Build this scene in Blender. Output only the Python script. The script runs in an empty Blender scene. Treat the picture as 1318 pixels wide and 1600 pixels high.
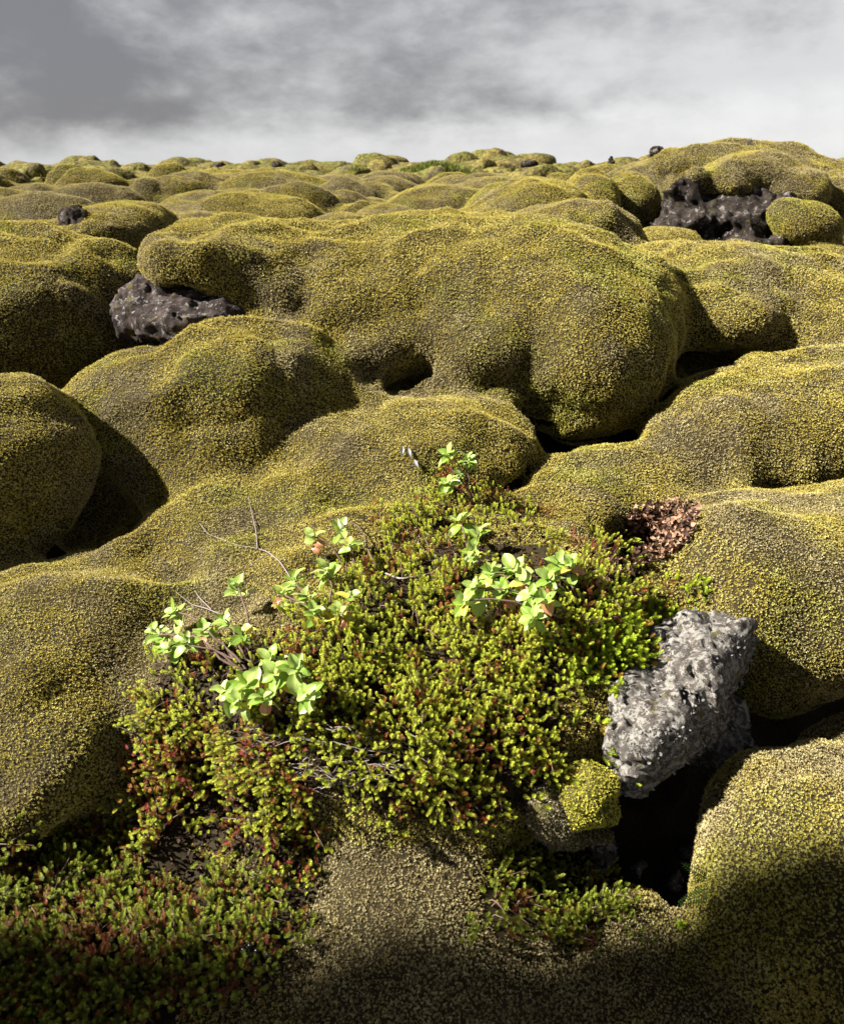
EXPO = 2.2
TUFT = True
import bpy, math, random
import numpy as np
from mathutils import Vector, Matrix
from mathutils.bvhtree import BVHTree
R = math.radians
rng = np.random.default_rng(7)
random.seed(7)
SC = bpy.context.scene
COL = SC.collection

# ------------------------------------------------------------------ camera
HC = 1.15
PITCH = R(22.4)
F = 1318.0
cp, sp = math.cos(PITCH), math.sin(PITCH)
def ray(px, py):
    r = (px - 659.0) / F; d = (py - 800.0) / F
    return np.array([r, cp - d * sp, -sp - d * cp])
def P(px, py, y):
    v = ray(px, py)
    return np.array([0, 0, HC]) + v * (y / v[1])
cam = bpy.data.cameras.new('camera'); camo = bpy.data.objects.new('camera', cam); COL.objects.link(camo)
camo.location = (0, 0, HC); camo.rotation_euler = (R(90) - PITCH, 0, 0)
cam.sensor_fit = 'HORIZONTAL'; cam.sensor_width = 36; cam.lens = 36.0
cam.clip_start = 0.05; cam.clip_end = 20000
cam.dof.use_dof = True; cam.dof.focus_distance = 1.95; cam.dof.aperture_fstop = 11
SC.camera = camo

# ------------------------------------------------------------------ noise
def hash3(ix, iy, iz, seed):
    h = (ix.astype(np.uint32) * np.uint32(374761393) + iy.astype(np.uint32) * np.uint32(668265263)
         + iz.astype(np.uint32) * np.uint32(2246822519) + np.uint32(seed * 3266489917 & 0xffffffff))
    h = (h ^ (h >> np.uint32(13))) * np.uint32(1274126177)
    h = h ^ (h >> np.uint32(16))
    return (h & np.uint32(0xffff)).astype(np.float32) / 32767.5 - 1.0
def vnoise(p, scale, seed=0):
    q = p / scale
    i = np.floor(q).astype(np.int64); f = (q - i).astype(np.float32); f = f * f * (3 - 2 * f)
    i = (i & 0xffffffff)
    r = 0
    for dx in (0, 1):
        wx = f[:, 0] if dx else 1 - f[:, 0]
        for dy in (0, 1):
            wy = f[:, 1] if dy else 1 - f[:, 1]
            for dz in (0, 1):
                wz = f[:, 2] if dz else 1 - f[:, 2]
                r = r + wx * wy * wz * hash3(i[:, 0] + dx, i[:, 1] + dy, i[:, 2] + dz, seed)
    return r
def fbm(p, scale, oct=3, seed=0):
    r = 0; a = 1.0
    for k in range(oct):
        r = r + a * vnoise(p + 17.3 * k, scale, seed + k); a *= .5; scale *= .5
    return r

# ------------------------------------------------------------------ mesh helper
def build_mesh(name, verts, faces, mat=None, smooth=True, attrs=None):
    """faces: array (n,k) or list of such arrays; attrs: {name: per-vertex float array}"""
    me = bpy.data.meshes.new(name)
    fl = [f for f in (faces if isinstance(faces, list) else [faces]) if len(f)]
    verts = np.asarray(verts, np.float32)
    tot = np.concatenate([np.full(len(f), f.shape[1], np.int32) for f in fl])
    loops = np.concatenate([np.asarray(f, np.int32).ravel() for f in fl])
    start = np.concatenate([[0], np.cumsum(tot)[:-1]]).astype(np.int32)
    me.vertices.add(len(verts)); me.vertices.foreach_set('co', verts.ravel())
    me.loops.add(len(loops)); me.loops.foreach_set('vertex_index', loops)
    me.polygons.add(len(tot)); me.polygons.foreach_set('loop_start', start); me.polygons.foreach_set('loop_total', tot)
    me.polygons.foreach_set('use_smooth', np.full(len(tot), smooth))
    for k, v in (attrs or {}).items():
        a = me.attributes.new(k, 'FLOAT', 'POINT'); a.data.foreach_set('value', np.asarray(v, np.float32))
    me.update(calc_edges=True); me.validate()
    if mat: me.materials.append(mat)
    return me
def link(name, me, parent=None, loc=None):
    o = bpy.data.objects.new(name, me); COL.objects.link(o)
    if loc is not None: o.location = loc
    if parent is not None:
        o.parent = parent
    return o
def tag(o, label=None, cat=None, group=None, kind=None):
    for k, v in (('label', label), ('category', cat), ('group', group), ('kind', kind)):
        if v: o[k] = v
    return o

# ------------------------------------------------------------------ the lava field, as rounded bodies
def ground_z(x, y):
    z = np.interp(y, [0, 1.2, 2.0, 2.6, 3.4, 4.5, 6, 9, 14, 22, 45, 100], [-.95, -.95, -.92, -.62, -.15, .40, .56, .66, .72, .80, 1.0, 1.08])
    z = z + .42 * np.exp(-((x - 2.6) / 4.5) ** 2 - ((y - 42) / 9) ** 2)
    return z + .03 * np.sin(x * 1.1 + y * .7) + .03 * np.sin(y * 1.9 - x * .6)
def blob(px, py, a, b, y, ry, roll=0, yaw=0):
    c = P(px, py, y); v = ray(px, py)
    s = np.linalg.norm(v) * (y / v[1])
    s = y / v[1]                       # depth along the view axis
    dep = math.atan2(-(c[2] - HC), math.hypot(c[0], c[1]))
    rx = a * s / F; h = b * s / F
    rz = math.sqrt(max(h * h - (ry * math.sin(dep)) ** 2, (.35 * h) ** 2)) / math.cos(dep)
    return (c, np.array([rx, ry, rz]), R(roll), R(yaw))
def ybase(py, drop=.5):
    ang = PITCH + math.atan((py - 800.0) / F)
    return drop / math.tan(max(ang, R(.6)))
THINGS = []   # dict(name,label,cat,group,k,blobs,rock)
def body(name, label, cat, blobs, k=.05, group=None, rock=False, amp=1.0, part_of=None, tone=0.0, ik=None):
    THINGS.append(dict(name=name, label=label, cat=cat, blobs=blobs, k=k, group=group, rock=rock, amp=amp, part_of=part_of, tone=tone, ik=ik))
B = blob
MM = 'moss_mound'
# near bodies -------------------------------------------------------------
body(MM, 'largest rounded moss mound, with bare rock showing at its left end', 'moss mound',
     [B(330, 398, 100, 50, 3.40, .36), B(268, 402, 44, 44, 3.40, .26), B(400, 408, 80, 60, 3.44, .40), B(450, 440, 90, 62, 3.36, .36), B(530, 470, 90, 70, 3.3, .36), B(480, 440, 100, 68, 3.5, .40), B(590, 455, 130, 96, 3.5, .5), B(700, 425, 130, 82, 3.55, .55),
      B(830, 440, 165, 102, 3.45, .6), B(900, 535, 145, 150, 3.15, .50), B(760, 520, 130, 100, 3.2, .45), B(600, 520, 110, 75, 3.25, .4), B(980, 480, 80, 90, 3.4, .4)], k=.045, ik=.10)
body(MM, 'pale yellow moss mound between the bare rock and the dark crevice', 'moss mound',
     [B(205, 634, 85, 72, 2.78, .3), B(405, 592, 138, 97, 2.78, .38), B(480, 628, 75, 64, 2.74, .30), B(300, 630, 120, 84, 2.8, .34), B(285, 715, 100, 100, 2.58, .26), B(440, 660, 110, 80, 2.7, .28), B(165, 740, 90, 110, 2.78, .3), B(360, 690, 110, 90, 2.62, .28)], k=.10, ik=.10)
body(MM, 'low moss mound rising behind the leafy willow sprigs', 'moss mound',
     [B(690, 690, 150, 88, 2.55, .35), B(560, 720, 120, 90, 2.5, .3), B(400, 850, 185, 104, 2.22, .34), B(500, 860, 240, 120, 2.1, .40)], k=.12)
body(MM, 'half-visible round moss ball at the left edge above the crevice', 'moss mound',
     [B(22, 735, 116, 118, 2.25, .26), B(-40, 690, 110, 100, 2.3, .25), B(-170, 740, 170, 170, 2.2, .35), B(-380, 760, 200, 190, 2.3, .4)], k=.015)
body(MM, 'broad moss mound sloping down to the crowberry mat on its right', 'moss mound',
     [B(80, 1050, 190, 165, 1.66, .40), B(60, 1130, 190, 150, 1.5, .35), B(125, 960, 140, 102, 1.80, .28), B(-150, 1060, 220, 180, 1.7, .45), B(-380, 1080, 260, 200, 1.7, .45), B(20, 1000, 110, 90, 1.72, .25)], k=.10)
body(MM, 'small lumpy moss hummock beneath the dark gap of the largest mound', 'moss mound',
     [B(890, 772, 100, 66, 2.36, .25), B(960, 758, 60, 46, 2.42, .2), B(1030, 770, 100, 60, 2.42, .26)], k=.045, ik=.1)
body(MM, 'smooth moss slope right of the dark gap under the largest mound', 'moss mound',
     [B(1210, 680, 190, 112, 2.75, .40), B(1340, 670, 140, 115, 2.7, .4), B(1520, 690, 190, 130, 2.75, .45), B(1120, 710, 100, 72, 2.6, .26)], k=.05, ik=.12)
body(MM, 'moss mound bearing the pale lichen-covered rock on its left', 'moss mound',
     [B(1235, 890, 185, 140, 1.88, .40), B(1125, 930, 95, 120, 1.75, .22), B(1215, 990, 90, 90, 1.70, .2), B(1380, 900, 150, 170, 1.9, .4), B(1560, 930, 200, 190, 1.95, .45)], k=.08)
body(MM, 'big dim moss mound in the bottom right corner beside the black hollow', 'moss mound',
     [B(1362, 1425, 236, 250, 1.05, .34), B(1450, 1285, 170, 140, 1.25, .3), B(1620, 1400, 300, 260, 1.15, .4), B(1270, 1330, 120, 140, 1.12, .22)], k=.03, tone=.22)
body(MM, 'mound under the crowberry mat and willow sprigs', 'moss mound',
     [B(640, 1060, 340, 200, 1.62, .42), B(850, 1060, 140, 190, 1.64, .3), B(760, 860, 180, 90, 2.0, .3), B(500, 1060, 230, 150, 1.6, .3)], k=.13)
body(MM, 'shadowy brown moss mound between the two bottom crowberry clumps', 'moss mound',
     [B(580, 1430, 170, 180, 1.2, .26), B(640, 1520, 200, 160, 1.05, .22), B(480, 1600, 330, 210, 1.0, .28)], k=.10, tone=.4)
body(MM, 'dark moss floor at the foot of the black hollow', 'moss mound',
     [B(1000, 1590, 260, 150, .98, .25)], k=.10, tone=.4)
body(MM, 'low mound under the dark crowberry in the bottom left corner', 'moss mound',
     [B(130, 1500, 300, 200, 1.12, .30), B(-300, 1480, 320, 240, 1.15, .35), B(340, 1250, 150, 130, 1.4, .22)], k=.08)
body(MM, 'long moss slope falling to the right behind the largest mound', 'moss mound',
     [B(1150, 500, 150, 95, 3.9, .6), B(1290, 520, 190, 100, 3.7, .7), B(1500, 540, 200, 110, 3.7, .7), B(1020, 455, 120, 66, 4.2, .6), B(1180, 456, 120, 38, 4.3, .5), B(1090, 490, 85, 56, 3.55, .42)], k=.14)
body(MM, 'moss mound at the left edge next to the bare rock', 'moss mound',
     [B(60, 510, 150, 110, 3.5, .5), B(145, 470, 75, 70, 3.6, .4), B(-40, 480, 150, 100, 3.6, .5), B(-260, 500, 190, 120, 3.5, .6), B(60, 440, 120, 60, 3.9, .5)], k=.14)
body(MM, 'low moss mound behind the left edge with a black stone on it', 'moss mound',
     [B(190, 365, 85, 42, 5.2, .6), B(70, 395, 130, 42, 5.0, .6)], k=.10)
body(MM, 'moss ridge just behind the right end of the largest mound', 'moss mound',
     [B(870, 380, 120, 54, 4.9, .5), B(1000, 420, 100, 40, 4.9, .5), B(760, 400, 110, 45, 4.9, .6), B(930, 365, 60, 40, 4.8, .3)], k=.10)
# middle distance ---------------------------------------------------------
body(MM, 'pointed moss mound with a brown patch below the horizon', 'moss mound',
     [B(825, 345, 95, 66, 6.3, .8), B(760, 365, 70, 40, 6.1, .6)], k=.10)
body(MM, 'steep dark-sided moss hump leaning against the pointed mound', 'moss mound',
     [B(918, 318, 44, 44, 6.6, .45)], k=.03)
body(MM, 'round moss hump above a black recess left of the outcrop', 'moss mound',
     [B(978, 324, 46, 44, 6.8, .42)], k=.03)
body(MM, 'small green moss mound at the foot of the outcrop rock face', 'moss mound',
     [B(1035, 398, 58, 40, 5.6, .36)], k=.05)
GM = 'moss mounds out on the lava field'
lr = np.random.default_rng(21)
def lump(px, top, base, a, label, k=.07, tone=0):
    y = ybase(base); a = a * 1.22
    body(MM, label, 'moss mound', [B(px, base, a, base - top, y, a * y / F * 1.0)], k=k, group=GM, tone=float(lr.uniform(-.15, .5)))
LB = 'small rounded moss mound among many out on the lava field'
lump(340, 321, 358, 98, 'long low moss mound just behind the left top of the largest mound')
lump(505, 337, 376, 62, 'smooth moss mound showing in the dip of the largest mound')
lump(622, 327, 366, 62, 'pale moss mound right of the dip in the largest mound')
lump(560, 320, 353, 35, 'egg-shaped dark moss mound above the dip in the largest mound')
lump(622, 308, 332, 25, 'small ball-like moss mound standing in a dark hollow')
lump(24, 315, 350, 36, 'dark moss mound with a black hollow at the left edge')
lump(60, 342, 368, 40, 'low brown-capped moss mound in front of the dark left edge mound')
lump(700, 293, 345, 70, 'wide moss mound left of the pointed mound')
lump(528, 290, 332, 56, 'moss mound overhanging a wide black hollow')
for a in [(445, 316, 342, 30), (475, 304, 336, 36), (585, 290, 330, 36), (345, 292, 326, 34), (405, 296, 338, 52), (730, 322, 350, 38),
          (430, 275, 294, 36), (510, 276, 293, 20), (537, 268, 290, 19), (630, 272, 300, 26), (718, 279, 297, 19),
          (757, 265, 287, 30), (780, 277, 303, 33), (30, 267, 291, 20), (85, 270, 292, 22), (125, 278, 293, 16),
          (168, 273, 288, 16), (200, 285, 306, 40), (130, 293, 318, 34), (60, 300, 330, 40), (150, 310, 340, 45),
          (300, 278, 300, 30), (375, 272, 290, 26), (570, 276, 300, 28), (660, 268, 288, 26), (690, 274, 292, 20), (820, 262, 284, 24),
          (850, 265, 283, 20), (885, 257, 278, 22), (920, 262, 280, 22), (10, 285, 310, 26), (250, 272, 288, 24), (480, 284, 306, 24),
          (-30, 300, 330, 40), (-60, 340, 370, 50), (600, 300, 322, 22), (655, 300, 328, 26), (270, 300, 332, 34)]:
    lump(*a, LB)
for i in range(95):
    y = 5.6 + 11.5 * lr.random() ** .8; x = (lr.random() - .5) * y * 1.15
    if x / y > .27 and y < 9.5: continue
    c = np.array([x, y, float(ground_z(x, y)) - .06])
    w = lr.uniform(.25, .70) * (.7 + y / 22)
    body(MM, LB, 'moss mound', [(c, np.array([w, w * lr.uniform(.7, 1.1), lr.uniform(.24, .46)]), 0, 0)], k=.05, group=GM, tone=float(lr.uniform(-.15, .5)))
HILL = len(THINGS)
body('moss', None, None,
     [B(1165, 318, 150, 88, 7.4, .9), B(1330, 350, 140, 82, 6.9, .85), B(1020, 306, 90, 46, 7.9, .7), B(1080, 231, 20, 14, 7.2, .14), B(1105, 256, 85, 30, 7.3, .4),
      B(1052, 245, 26, 17, 7.3, .16), B(1120, 238, 28, 15, 7.1, .16), B(1165, 272, 80, 36, 6.7, .40), B(1083, 278, 20, 14, 6.35, .12),
      B(1235, 298, 62, 44, 6.5, .36), B(1130, 292, 50, 24, 6.5, .3)],
     k=.05, part_of='hill', amp=1.6, tone=.28)
body('moss_lobe', None, None, [B(1262, 352, 56, 34, 6.0, .24, roll=18), B(1222, 324, 22, 15, 6.05, .12)], k=.02, part_of='hill')
body('moss_lobe', None, None, [B(1290, 400, 46, 22, 5.8, .22)], k=.02, part_of='hill')
# carved hollows: (blob, k)
CARVE = [(B(1030, 1330, 105, 110, 1.35, .35), .05), (B(840, 655, 40, 18, 2.86, .3), .02), (B(890, 690, 80, 22, 2.85, .34), .02), (B(980, 686, 60, 22, 2.85, .34), .02), (B(1040, 630, 24, 50, 2.9, .34), .02), (B(1140, 368, 36, 24, 6.0, .25), .05), (B(1060, 352, 26, 12, 6.2, .25), .04), (B(1105, 568, 48, 34, 3.2, .3), .04), (B(1180, 412, 110, 16, 5.5, .6), .04)]

# ------------------------------------------------------------------ signed distance -> mesh (surface nets)
def ell_d(p, bl):
    c, r, roll, yaw = bl
    q = p - c.astype(np.float32)
    if roll:
        cr, sr = math.cos(roll), math.sin(roll)
        q = np.stack([q[..., 0] * cr - q[..., 2] * sr, q[..., 1], q[..., 0] * sr + q[..., 2] * cr], -1)
    r = r.astype(np.float32)
    k0 = np.sqrt(((q / r) ** 2).sum(-1)); k1 = np.sqrt(((q / (r * r)) ** 2).sum(-1)) + 1e-6
    return k0 * (k0 - 1) / k1
def smin(a, b, k):
    h = np.clip(.5 + .5 * (b - a) / k, 0, 1)
    return b + (a - b) * h - k * h * (1 - h)
def field(lo, hi, n, kscale=1.0, nscale=1.0):
    xs = [np.linspace(lo[i], hi[i], n[i]).astype(np.float32) for i in range(3)]
    X, Y = np.meshgrid(xs[0], xs[1], indexing='ij')
    D = (xs[2][None, None, :] - ground_z(X, Y)[:, :, None].astype(np.float32)) * .8
    ID = np.full(D.shape, -1, np.int16); best = D.copy()
    for ti, t in enumerate(THINGS):
        td = None
        big = np.full(3, 1e9), np.full(3, -1e9)
        for bl in t['blobs']:
            m = bl[1].max() if bl[2] else bl[1]
            big = (np.minimum(big[0], bl[0] - m - .3), np.maximum(big[1], bl[0] + m + .3))
        sl = []
        for i in range(3):
            a = np.searchsorted(xs[i], big[0][i]); b = np.searchsorted(xs[i], big[1][i]); sl.append(slice(a, b))
        if any(s.stop - s.start < 2 for s in sl): continue
        p = np.stack(np.meshgrid(*[xs[i][sl[i]] for i in range(3)], indexing='ij'), -1)
        for bl in t['blobs']:
            d = ell_d(p, bl)
            td = d if td is None else smin(td, d, t['ik'] or max(t['k'], .08 if not t['rock'] else .03) * 1.2)
        sl = tuple(sl)
        if t['rock']: 
            td = td + t['amp'] * .05 * (fbm(p.reshape(-1, 3), .16 * t['amp'] ** .5, 3, 5).reshape(td.shape))
        cur = D[sl]
        upd = td < best[sl]
        best[sl] = np.where(upd, td, best[sl]); ID[sl] = np.where(upd, ti, ID[sl])
        D[sl] = smin(cur, td, t['k'] * kscale)
    for bl, k in CARVE:
        sl = []
        for i in range(3):
            a = np.searchsorted(xs[i], bl[0][i] - bl[1][i] - .2); b = np.searchsorted(xs[i], bl[0][i] + bl[1][i] + .2); sl.append(slice(a, b))
        if any(s.stop - s.start < 2 for s in sl): continue
        sl = tuple(sl)
        p = np.stack(np.meshgrid(*[xs[i][sl[i]] for i in range(3)], indexing='ij'), -1)
        D[sl] = -smin(-D[sl], ell_d(p, bl), k)
    m = np.abs(D) < .2 * nscale
    ii = np.nonzero(m)
    p = np.stack([xs[i][ii[i]] for i in range(3)], -1)
    rk = np.isin(ID[m], [i for i, t in enumerate(THINGS) if t['rock']])
    g = 1 + .8 * np.clip((p[:, 1] - 5.5) / 4, 0, 1)
    nz = .046 * g * vnoise(p, .42, 1) + .040 * (np.abs(vnoise(p, .21, 2)) - .35) + .016 * vnoise(p, .10, 3) + .005 * vnoise(p, .05, 6) + .05 * (g - 1) * vnoise(p, .8, 4)
    nz = nz + .018 * np.exp(-(vnoise(p, .60, 71) / .075) ** 2) * np.clip(.35 + vnoise(p, .9, 72), 0, 1) + .012 * np.exp(-(vnoise(p, .31, 73) / .09) ** 2) * np.clip(.2 + vnoise(p, .5, 74), 0, 1)
    D[m] += np.where(rk, 0, nz)
    return xs, D, ID
def surface_nets(xs, D, ID):
    S = D < 0
    nx, ny, nz = D.shape
    c = np.zeros((nx - 1, ny - 1, nz - 1), np.int8)
    for i in (0, 1):
        for j in (0, 1):
            for k in (0, 1):
                c += S[i:nx - 1 + i, j:ny - 1 + j, k:nz - 1 + k]
    act = np.nonzero((c > 0) & (c < 8))
    idx = np.full(c.shape, -1, np.int32); idx[act] = np.arange(len(act[0]))
    acc = np.zeros((len(act[0]), 3), np.float32); cnt = np.zeros(len(act[0]), np.float32)
    cor = {}
    for i in (0, 1):
        for j in (0, 1):
            for k in (0, 1):
                cor[i, j, k] = D[act[0] + i, act[1] + j, act[2] + k]
    for e0 in cor:
        for ax in range(3):
            if e0[ax]: continue
            e1 = list(e0); e1[ax] = 1; e1 = tuple(e1)
            a, b = cor[e0], cor[e1]
            m = (a < 0) != (b < 0)
            t = np.where(m, a / (a - b + 1e-12), 0)
            v = np.tile(np.array(e0, np.float32), (len(a), 1)); v[:, ax] = t
            acc += v * m[:, None]; cnt += m
    v = acc / cnt[:, None]
    step = np.array([x[1] - x[0] for x in xs], np.float32); org = np.array([x[0] for x in xs], np.float32)
    V = org + (np.stack(act, -1) + v) * step
    near = np.rint(v).astype(int)
    VID = ID[act[0] + near[:, 0], act[1] + near[:, 1], act[2] + near[:, 2]]
    Fs = []
    for ax in range(3):
        u, w = (ax + 1) % 3, (ax + 2) % 3
        s0 = [slice(None)] * 3; s1 = [slice(None)] * 3
        s0[ax] = slice(0, -1); s1[ax] = slice(1, None)
        ed = np.nonzero(S[tuple(s0)] != S[tuple(s1)])
        ed = np.stack(ed, -1)
        ok = (ed[:, u] > 0) & (ed[:, w] > 0) & (ed[:, u] < D.shape[u] - 1) & (ed[:, w] < D.shape[w] - 1)
        ed = ed[ok]
        flip = S[tuple(ed.T)]
        q = []
        for du, dw in ((0, 0), (-1, 0), (-1, -1), (0, -1)):
            e = ed.copy(); e[:, u] += du; e[:, w] += dw
            q.append(idx[tuple(e.T)])
        q = np.stack(q, -1)
        q[~flip] = q[~flip][:, ::-1]
        Fs.append(q)
    Fq = np.concatenate(Fs); Fq = Fq[(Fq >= 0).all(1)]
    return V, Fq, VID
def face_normals(V, Fq):
    n = np.cross(V[Fq[:, 2]] - V[Fq[:, 0]], V[Fq[:, 3]] - V[Fq[:, 1]])
    a = np.linalg.norm(n, axis=1); return n / (a[:, None] + 1e-12), a * .5
YS = 4.75
import time
_t = time.time()
xs, D, ID = field((-3.3, .25, -1.3), (3.3, 5.2, 1.35), (330, 248, 133))
V1, F1, I1 = surface_nets(xs, D, ID)
k = V1[F1][:, :, 1].mean(1) < YS; F1 = F1[k]
xs, D, ID = field((-10.5, 4.5, 0.0), (10.5, 18.0, 2.7), (330, 216, 68), nscale=1.6)
V2, F2, I2 = surface_nets(xs, D, ID)
k = V2[F2][:, :, 1].mean(1) >= YS - .05; F2 = F2[k]
print('field', time.time() - _t, len(F1), len(F2))
del D, ID
VV = np.concatenate([V1, V2]); FF = np.concatenate([F1, F2 + len(V1)]); VI = np.concatenate([I1, I2])
FI = VI[FF[:, 0]]
FN, FA = face_normals(VV, FF)
print('normal up mean', FN[:, 2].mean())
BVH = BVHTree.FromPolygons(VV.tolist(), FF.tolist())
def at(px, py, far=60.0):
    d = Vector(ray(px, py)).normalized()
    h = BVH.ray_cast(Vector((0, 0, HC)), d, far)
    return (None, None) if h[0] is None else (np.array(h[0]), np.array(h[1]))

def skyline(px, far=17.5):
    for py in np.arange(200, 340, .5):
        h, n = at(px, py, far)
        if h is not None: return py, h
# ------------------------------------------------------------------ materials
class NT:
    def __init__(s, name):
        s.m = bpy.data.materials.new(name); s.m.use_nodes = True; s.t = s.m.node_tree; s.n = s.t.nodes
        s.n.clear(); s.out = s.n.new('ShaderNodeOutputMaterial')
    def add(s, typ, **kw):
        n = s.n.new(typ)
        for k, v in kw.items():
            if k.startswith('i_'): n.inputs[k[2:].replace('_', ' ')].default_value = v
            elif k[0] == 'i' and k[1:].isdigit(): n.inputs[int(k[1:])].default_value = v
            else: setattr(n, k, v)
        return n
    def L(s, a, b): s.t.links.new(a, b)
    def math(s, op, a, b=None, clamp=False):
        n = s.add('ShaderNodeMath', operation=op, use_clamp=clamp)
        for i, v in enumerate((a, b)):
            if v is None: continue
            if isinstance(v, (int, float)): n.inputs[i].default_value = v
            else: s.L(v, n.inputs[i])
        return n.outputs[0]
    def mix(s, f, a, b, typ='MIX'):
        n = s.add('ShaderNodeMix', data_type='RGBA', blend_type=typ)
        for i, v in ((0, f), (6, a), (7, b)):
            if isinstance(v, (int, float)): n.inputs[i].default_value = v
            elif isinstance(v, tuple): n.inputs[i].default_value = (*v, 1)
            else: s.L(v, n.inputs[i])
        return n.outputs[2]
    def noise(s, co, scale, detail=3, rough=.55, dist=0):
        n = s.add('ShaderNodeTexNoise', i_Scale=scale, i_Detail=detail, i_Roughness=rough, i_Distortion=dist)
        if co is not None: s.L(co, n.inputs['Vector'])
        return n.outputs[0]
    def ramp(s, v, lo, hi):
        n = s.add('ShaderNodeMapRange', clamp=True, interpolation_type='SMOOTHSTEP', i1=lo, i2=hi); s.L(v, n.inputs[0]); return n.outputs[0]
    def attr(s, name): return s.add('ShaderNodeAttribute', attribute_name=name).outputs['Fac']
    def pos(s): return s.add('ShaderNodeNewGeometry').outputs['Position']
    def finish(s, col, rough=.9, spec=.2, trans=0.0, tcol=None, bump=None, bstr=.5, bdist=.01):
        p = s.add('ShaderNodeBsdfPrincipled', i_Roughness=rough); p.inputs['Specular IOR Level'].default_value = spec
        (s.L(col, p.inputs['Base Color']) if not isinstance(col, tuple) else setattr(p.inputs['Base Color'], 'default_value', (*col, 1)))
        if bump is not None:
            b = s.add('ShaderNodeBump', i_Strength=bstr, i_Distance=bdist); s.L(bump, b.inputs['Height']); s.L(b.outputs[0], p.inputs['Normal'])
        sh = p.outputs[0]
        if trans:
            t = s.add('ShaderNodeBsdfTranslucent'); tc = tcol if tcol is not None else col
            (s.L(tc, t.inputs[0]) if not isinstance(tc, tuple) else setattr(t.inputs[0], 'default_value', (*tc, 1)))
            mx = s.add('ShaderNodeMixShader', i0=trans); s.L(sh, mx.inputs[1]); s.L(t.outputs[0], mx.inputs[2]); sh = mx.outputs[0]
        s.L(sh, s.out.inputs[0]); return s.m

def moss_material():
    n = NT('moss'); co = n.pos()
    tip, tone, br = n.attr('tip'), n.attr('tone'), n.attr('brown')
    n1 = n.noise(co, 1.7, 3, .6, .6); n2 = n.noise(co, 6.5, 3, .6, .4); n3 = n.noise(co, 3.1, 2, .5)
    patch = n.math('ADD', n.math('MULTIPLY', n1, .6), n.math('MULTIPLY', n2, .4))
    brown = n.ramp(n.math('ADD', patch, n.math('MULTIPLY', br, .25)), .475, .615)
    green = n.ramp(n3, .50, .66)
    c = n.mix(green, MC['yellow'], MC['green'])
    c = n.mix(n.math('MULTIPLY', brown, .9), c, MC['brown'])
    c = n.mix(n.ramp(tone, .35, 1.0), n.mix(.45, c, MC['dead']), n.mix(.38, c, MC['pale']))
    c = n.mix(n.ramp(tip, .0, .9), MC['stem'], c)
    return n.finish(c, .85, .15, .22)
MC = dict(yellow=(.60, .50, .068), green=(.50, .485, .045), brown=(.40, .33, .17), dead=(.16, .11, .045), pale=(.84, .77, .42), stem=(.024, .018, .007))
MAT = {}
MAT['moss'] = moss_material()
def rock_material(name, dark, light, lich, amount=.5, sc=1.0):
    n = NT(name); co = n.pos()
    a = n.noise(co, 9 * sc, 5, .65); b = n.noise(co, 42 * sc, 4, .7)
    c = n.mix(n.ramp(a, .38, .66), dark, light)
    c = n.mix(n.math('MULTIPLY', n.ramp(b, .45, .7), .55), c, (dark[0] * .5, dark[1] * .45, dark[2] * .45))
    l1 = n.noise(co, 13 * sc, 6, .72, .4); l2 = n.noise(co, 60 * sc, 3, .7)
    lm = n.ramp(n.math('ADD', l1, n.math('MULTIPLY', n.math('SUBTRACT', l2, .5), .35)), .66 - .3 * amount, .70 - .3 * amount)
    c = n.mix(n.math('MULTIPLY', lm, .9), c, lich)
    mo = n.ramp(n.noise(co, 7 * sc, 3, .6, .3), .62, .68)
    c = n.mix(n.math('MULTIPLY', mo, .8), c, (.07, .06, .018))
    h = n.math('ADD', n.math('MULTIPLY', b, 1.0), n.math('MULTIPLY', n.noise(co, 150 * sc, 3, .6), .5))
    return n.finish(c, 1.0, .03, bump=h, bstr=.9, bdist=.012 / sc)
MAT['rock'] = rock_material('lava_rock', (.018, .014, .013), (.055, .044, .041), (.15, .145, .135), .30, 2.8)
MAT['rock_pale'] = rock_material('lichen_rock', (.040, .034, .030), (.090, .081, .075), (.18, .172, .155), .52, 5.0)
MAT['rock_dark'] = rock_material('dark_lava_rock', (.011, .009, .0075), (.040, .033, .028), (.12, .105, .10), .30, 1.4)
n = NT('soil'); MAT['soil'] = n.finish(n.mix(n.noise(n.pos(), 14, 4), (.004, .003, .002), (.018, .013, .008)), 1, .05, bump=n.noise(n.pos(), 70, 4), bstr=.8, bdist=.02)  # soil coloured near-black so crevices look deeply shaded even where sun reaches

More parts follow.
